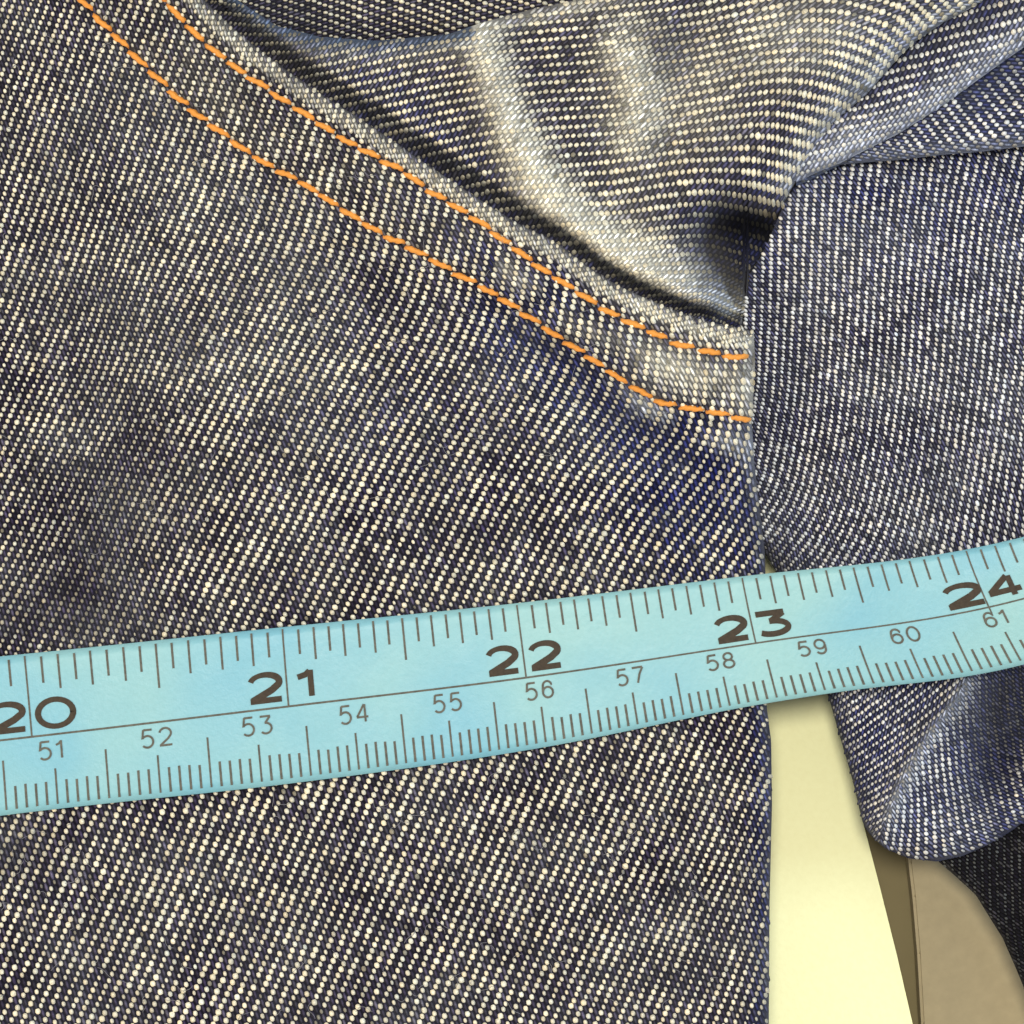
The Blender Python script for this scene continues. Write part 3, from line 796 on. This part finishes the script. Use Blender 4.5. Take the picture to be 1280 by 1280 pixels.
# ------------------------------------------------------------------ tape measure
ST = {  # inch: top, divider, bottom edge of the strip
    18.0: ((-640, 880), (-628, 990), (-618, 1092)),
    19.0: ((-298, 849), (-289, 957), (-281, 1056)),
    20.0: ((30.5, 817.5), (40, 921), (47, 1014)),
    21.0: ((353, 784), (361, 883), (370, 978.5)),
    22.0: ((646, 754), (658, 847), (669, 936)),
    23.0: ((927, 720.5), (944.5, 804), (963, 878)),
    24.0: ((1207, 687), (1236, 759), (1274, 832)),
    25.0: ((1500, 612), (1535, 672), (1580, 740)),
    26.0: ((1800, 540), (1835, 600), (1880, 668)),
}
KEYS = sorted(ST)
ARR = np.array([ST[k] for k in KEYS], float)       # n,3,2
TD = 0.52
def tape_xy(s, t):
    s = np.asarray(s, float); t = np.asarray(t, float)
    u = np.clip(s - KEYS[0], 0, len(KEYS) - 1.001)
    i = np.floor(u).astype(int); f = u - i
    def g(k): return ARR[np.clip(k, 0, len(KEYS) - 1)]
    a, b_, c, d = g(i - 1), g(i), g(i + 1), g(i + 2)
    f = f[..., None, None]
    P = 0.5 * ((2 * b_) + (-a + c) * f + (2 * a - 5 * b_ + 4 * c - d) * f * f + (-a + 3 * b_ - 3 * c + d) * f ** 3)
    # quadratic through t = 0, TD, 1
    l0 = (t - TD) * (t - 1) / (TD); l1 = t * (t - 1) / (TD * (TD - 1)); l2 = t * (t - TD) / (1 - TD)
    return P[..., 0, :] * l0[..., None] + P[..., 1, :] * l1[..., None] + P[..., 2, :] * l2[..., None]
def tape_h(s, t):
    h = 17 + 0 * s + 1.2 * np.sin(s * 3.1)
    h = h - 4 * np.sin(np.pi * np.clip(t, 0, 1)) * 0 + 10 * sstep(22.9, 23.6, s) * (0.6 - 0.5 * t)
    h = h + 22 * sstep(23.5, 24.3, s) * np.sin((s - 23.5) * 2.2 + (t - 0.5) * 1.3)
    return h
def tape_pt(s, t, dh=0.0):
    P = tape_xy(s, t)
    # gentle waviness of the strip's lower edge
    yy = P[..., 1] + 2.2 * np.sin(np.asarray(s) * 7.5 - 1.0) * np.clip(np.asarray(t) - 0.6, 0, 1) * sstep(22.7, 23.4, np.asarray(s))
    return W(P[..., 0], yy, tape_h(np.asarray(s, float), np.asarray(t, float)) + dh)

tape = empty("tape_measure", 0, 0, 0)
tag(tape, "pale cyan vinyl tape measure reading 20 to 24 inches laid across the jeans", "tape measure")
ns, ntt = 330, 17
ss = np.linspace(18.2, 25.6, ns); tt = np.linspace(0, 1, ntt)
Sg, Tg = np.meshgrid(ss, tt, indexing='ij')
edge = np.minimum(Tg, 1 - Tg)
drop = -1.4 * np.exp(-edge / 0.012)
top = tape_pt(Sg, Tg, drop).reshape(-1, 3); bot = tape_pt(Sg, Tg, -5.0 - drop).reshape(-1, 3)
idx = np.arange(ns * ntt).reshape(ns, ntt)
F = np.stack([idx[:-1, :-1], idx[:-1, 1:], idx[1:, 1:], idx[1:, :-1]], -1).reshape(-1, 4)
nb = ns * ntt
F2 = F[:, ::-1] + nb
def strip(a): return np.stack([a[:-1], a[1:], a[1:] + nb, a[:-1] + nb], -1)
F3 = np.concatenate([strip(idx[:, 0]), strip(idx[:, -1])[:, ::-1], strip(idx[0, :])[:, ::-1], strip(idx[-1, :])])
Fall = np.concatenate([F, F2, F3])
strip_o = make_mesh("tape_strip", np.concatenate([top, bot]), None, M_TAPE, tape, True, None, Fall.ravel(), np.full(len(Fall), 4))
fix_normals(strip_o)

def ribbon(path, width, layer, n_sub=1):
    """flat printed stroke: path in (s, t); widths given in plan units"""
    path = np.array(path, float)
    # arc-length scale near this place: units per s and per t
    s0, t0 = path[:, 0].mean(), path[:, 1].mean()
    e = 1e-2
    Ps = (tape_xy(np.array([s0 + e]), np.array([t0])) - tape_xy(np.array([s0 - e]), np.array([t0])))[0] / (2 * e)
    Pt = (tape_xy(np.array([s0]), np.array([t0 + e])) - tape_xy(np.array([s0]), np.array([t0 - e])))[0] / (2 * e)
    ks, kt = np.linalg.norm(Ps), np.linalg.norm(Pt)
    q = path * np.array([ks, kt])
    d = np.diff(q, axis=0); d /= np.linalg.norm(d, axis=1)[:, None] + 1e-9
    n_ = np.stack([-d[:, 1], d[:, 0]], -1)
    N = np.vstack([n_[:1], n_[:-1] + n_[1:], n_[-1:]])
    ln = np.linalg.norm(N, axis=1)[:, None]; N = N / ln
    mit = np.ones(len(q)); mit[1:-1] = 1 / np.clip((N[1:-1] * n_[1:]).sum(1), 0.55, 1)
    w = (np.asarray(width) * 0.5 * mit)[:, None]
    A_ = (q + N * w) / np.array([ks, kt]); B_ = (q - N * w) / np.array([ks, kt])
    Va = tape_pt(A_[:, 0], A_[:, 1], 0.45 + layer * 0.12); Vb = tape_pt(B_[:, 0], B_[:, 1], 0.45 + layer * 0.12)
    k = len(q)
    V = np.concatenate([Va, Vb])
    F = [[i, i + 1, k + i + 1, k + i] for i in range(k - 1)]
    return V, F

def print_mesh(name, strokes, mat):
    V, F, nv = [], [], 0
    for a, b_ in strokes:
        V.append(a); F += [[i + nv for i in f] for f in b_]; nv += len(a)
    o = make_mesh(name, np.concatenate(V), F, mat, tape, False)
    # make all faces look up
    bm = bmesh.new(); bm.from_mesh(o.data); bm.normal_update()
    for f in bm.faces:
        if f.normal.z < 0: f.normal_flip()
    bm.to_mesh(o.data); bm.free()
    return o

# tick marks
strokes = []
for k in range(int(18.3 * 16), int(25.5 * 16)):
    s = k / 16.0
    m = k % 16
    if m == 0: a, b_, w = 0.012, TD, 2.5
    elif m == 8: a, b_, w = 0.02, 0.305, 3.0
    elif m % 2 == 0: a, b_, w = 0.02, 0.235, 3.0
    else: a, b_, w = 0.025, 0.190, 3.2
    if 23.3 < s: b_ *= 1.0 + 0.15 * min(1, s - 23.3)
    tq = np.linspace(a, b_, 6)
    sj = s + random.uniform(-0.0012, 0.0012)
    strokes.append(ribbon(np.stack([np.full(6, sj), tq], -1), w * (0.86 + 0.05 * math.sin(s)), 0))
o = print_mesh("inch_marks", strokes, M_TICK)
strokes = []
for k in range(int(18.3 * 25.4), int(25.5 * 25.4)):
    s = k / 25.4
    if k % 10 == 0: a, w = 0.735, 2.7
    elif k % 5 == 0: a, w = 0.655, 2.7
    else: a, w = 0.815, 3.3
    a += random.uniform(-0.006, 0.006)
    tq = np.linspace(a, 0.968, 6)
    # the mm scale is printed square to the strip: counter the fanning of the inch lines
    strokes.append(ribbon(np.stack([np.full(6, s), tq], -1), w * (0.92), 0))
print_mesh("centimetre_marks", strokes, M_TICK)
sl = np.linspace(18.3, 25.5, 240)
print_mesh("divider_line", [ribbon(np.stack([sl, np.full(240, TD)], -1), 2.4, 1)], M_TICK)

def arc(cx, cy, rx, ry, a0, a1, n=18):
    a = np.radians(np.linspace(a0, a1, n))
    return list(zip(cx + rx * np.cos(a), cy + ry * np.sin(a)))
# glyphs in a unit box, y downwards; angles: 0 right, 90 down
G = {
 '0': [arc(.5, .5, .5, .5, 0, 366, 31)],
 '1': [[(.62, 0), (.62, 1)], [(.60, .04), (.45, .17), (.2, .24)]],
 '2': [arc(.5, .29, .46, .29, 190, 385, 20) + [(.70, .60), (.06, .96)], [(.0, .97), (1., .97)]],
 '3': [[(.05, .02), (.90, .02)], [(.88, .04), (.45, .40)], arc(.48, .69, .47, .30, 262, 500, 20)],
 '4': [[(.70, .0), (.04, .70)], [(.0, .72), (1.0, .72)], [(.74, .0), (.74, 1.)]],
 '5': [[(.90, .0), (.20, .0)], [(.21, -.02), (.10, .50)], [(.10, .50)] + arc(.48, .67, .47, .33, 215, 500, 20)],
 '6': [[(.90, .20)] + arc(.50, .32, .40, .32, 340, 180, 12) + [(.05, .62)], arc(.5, .68, .44, .32, 0, 360, 24)],
 '7': [[(.02, .0), (.98, .0)], [(.96, .02), (.62, .45), (.38, 1.)]],
 '8': [arc(.5, .24, .38, .24, 0, 360, 22), arc(.5, .74, .46, .27, 0, 360, 24)],
 '9': [arc(.5, .32, .44, .32, 0, 360, 24), [(.95, .38)] + arc(.50, .68, .42, .32, 0, 150, 14)],
}
def digit(ch, s0, t0, ws, ht, width, bold):
    out = []
    for li, st in enumerate(G[ch]):
        P = [(s0 + x * ws, t0 + y * ht) for x, y in st]
        if bold:
            wid = width
            if ch == '2' and li == 1: wid = width * 1.0
            if ch == '2' and li == 0:
                wid = np.interp(np.linspace(0, 1, len(P)), [0, .25, .6, 1], [.95, .85, 1.15, 1.2]) * width
            if ch == '0':
                a = np.linspace(0, 2 * np.pi, len(P)); wid = width * (0.92 + 0.16 * np.cos(a) ** 2)
        else: wid = width
        out.append(ribbon(P, wid, 2 + li))
    return out

# big inch numbers straddle their inch line
for n_, (gl, gr) in {19: (('1', -.155, .10), ('9', .03, .145)), 20: (('2', -.158, .135), ('0', .030, .135)), 21: (('2', -.150, .125), ('1', .020, .125)),
                     22: (('2', -.155, .125), ('2', .028, .125)), 23: (('2', -.155, .13), ('3', .018, .145)), 24: (('2', -.155, .15), ('4', .025, .135))}.items():
    st_ = []
    for ch, ds, w_ in (gl, gr):
        st_ += digit(ch, n_ + ds, 0.300, w_, 0.170, 7.3, True)
    o = print_mesh("inch_number", st_, M_INK)
    o['label'] = "bold printed number %d" % n_
for c_ in range(48, 65):
    s_ = c_ / 2.54
    a_, b__ = str(c_)
    st_ = digit(a_, s_ - 0.058, 0.562, 0.048, 0.112, 2.7, False)
    wd = 0.048
    st_ += digit(b__, s_ + 0.012 + (-0.012 if b__ == '1' else 0), 0.562, wd, 0.112, 2.7, False)
    o = print_mesh("centimetre_number", st_, M_TICK)
    o['label'] = "small thin printed number %d" % c_

# ------------------------------------------------------------------ lint
def lint(n, field, xlo, xhi, ylo, yhi, seed, ok):
    r = np.random.default_rng(seed)
    V, F, nv = [], [], 0
    made = 0
    while made < n:
        x, y = r.uniform(xlo, xhi), r.uniform(ylo, yhi)
        if not ok(x, y): continue
        k = 9; q = np.linspace(0, 1, k); L = r.uniform(10, 30); a = r.uniform(0, 6.28); cv = r.uniform(-1.6, 1.6)
        an = a + cv * q + 0.5 * np.sin(q * r.uniform(3, 8))
        px = x + np.cumsum(np.cos(an)) * L / k; py = y + np.cumsum(np.sin(an)) * L / k
        h = field(px, py) + 3.0 + 2.2 * np.sin(q * np.pi)
        for m_ in range(3):
            t_ = m_ * 2.094
            V.append(W(px + 0.34 * np.cos(t_) * np.sin(an), py - 0.34 * np.cos(t_) * np.cos(an), h + 0.34 * np.sin(t_)))
        for m_ in range(3):
            m2 = (m_ + 1) % 3
            for i_ in range(k - 1):
                F.append([nv + m_ * k + i_, nv + m_ * k + i_ + 1, nv + m2 * k + i_ + 1, nv + m2 * k + i_])
        nv += 3 * k; made += 1
    o = make_mesh("lint", np.concatenate(V), F, M_LINT, jeans)
    o['kind'] = 'stuff'
M_LINT = simple_material("pale_lint", (0.26, 0.26, 0.28), 0.9, 0.1)
lint(300, hA, 5, 935, 5, 1275, 3, lambda x, y: x < xr_A(y) - 25 and not (y > 1040 - 0.17 * x - 330 and y < 1035 - 0.12 * x))
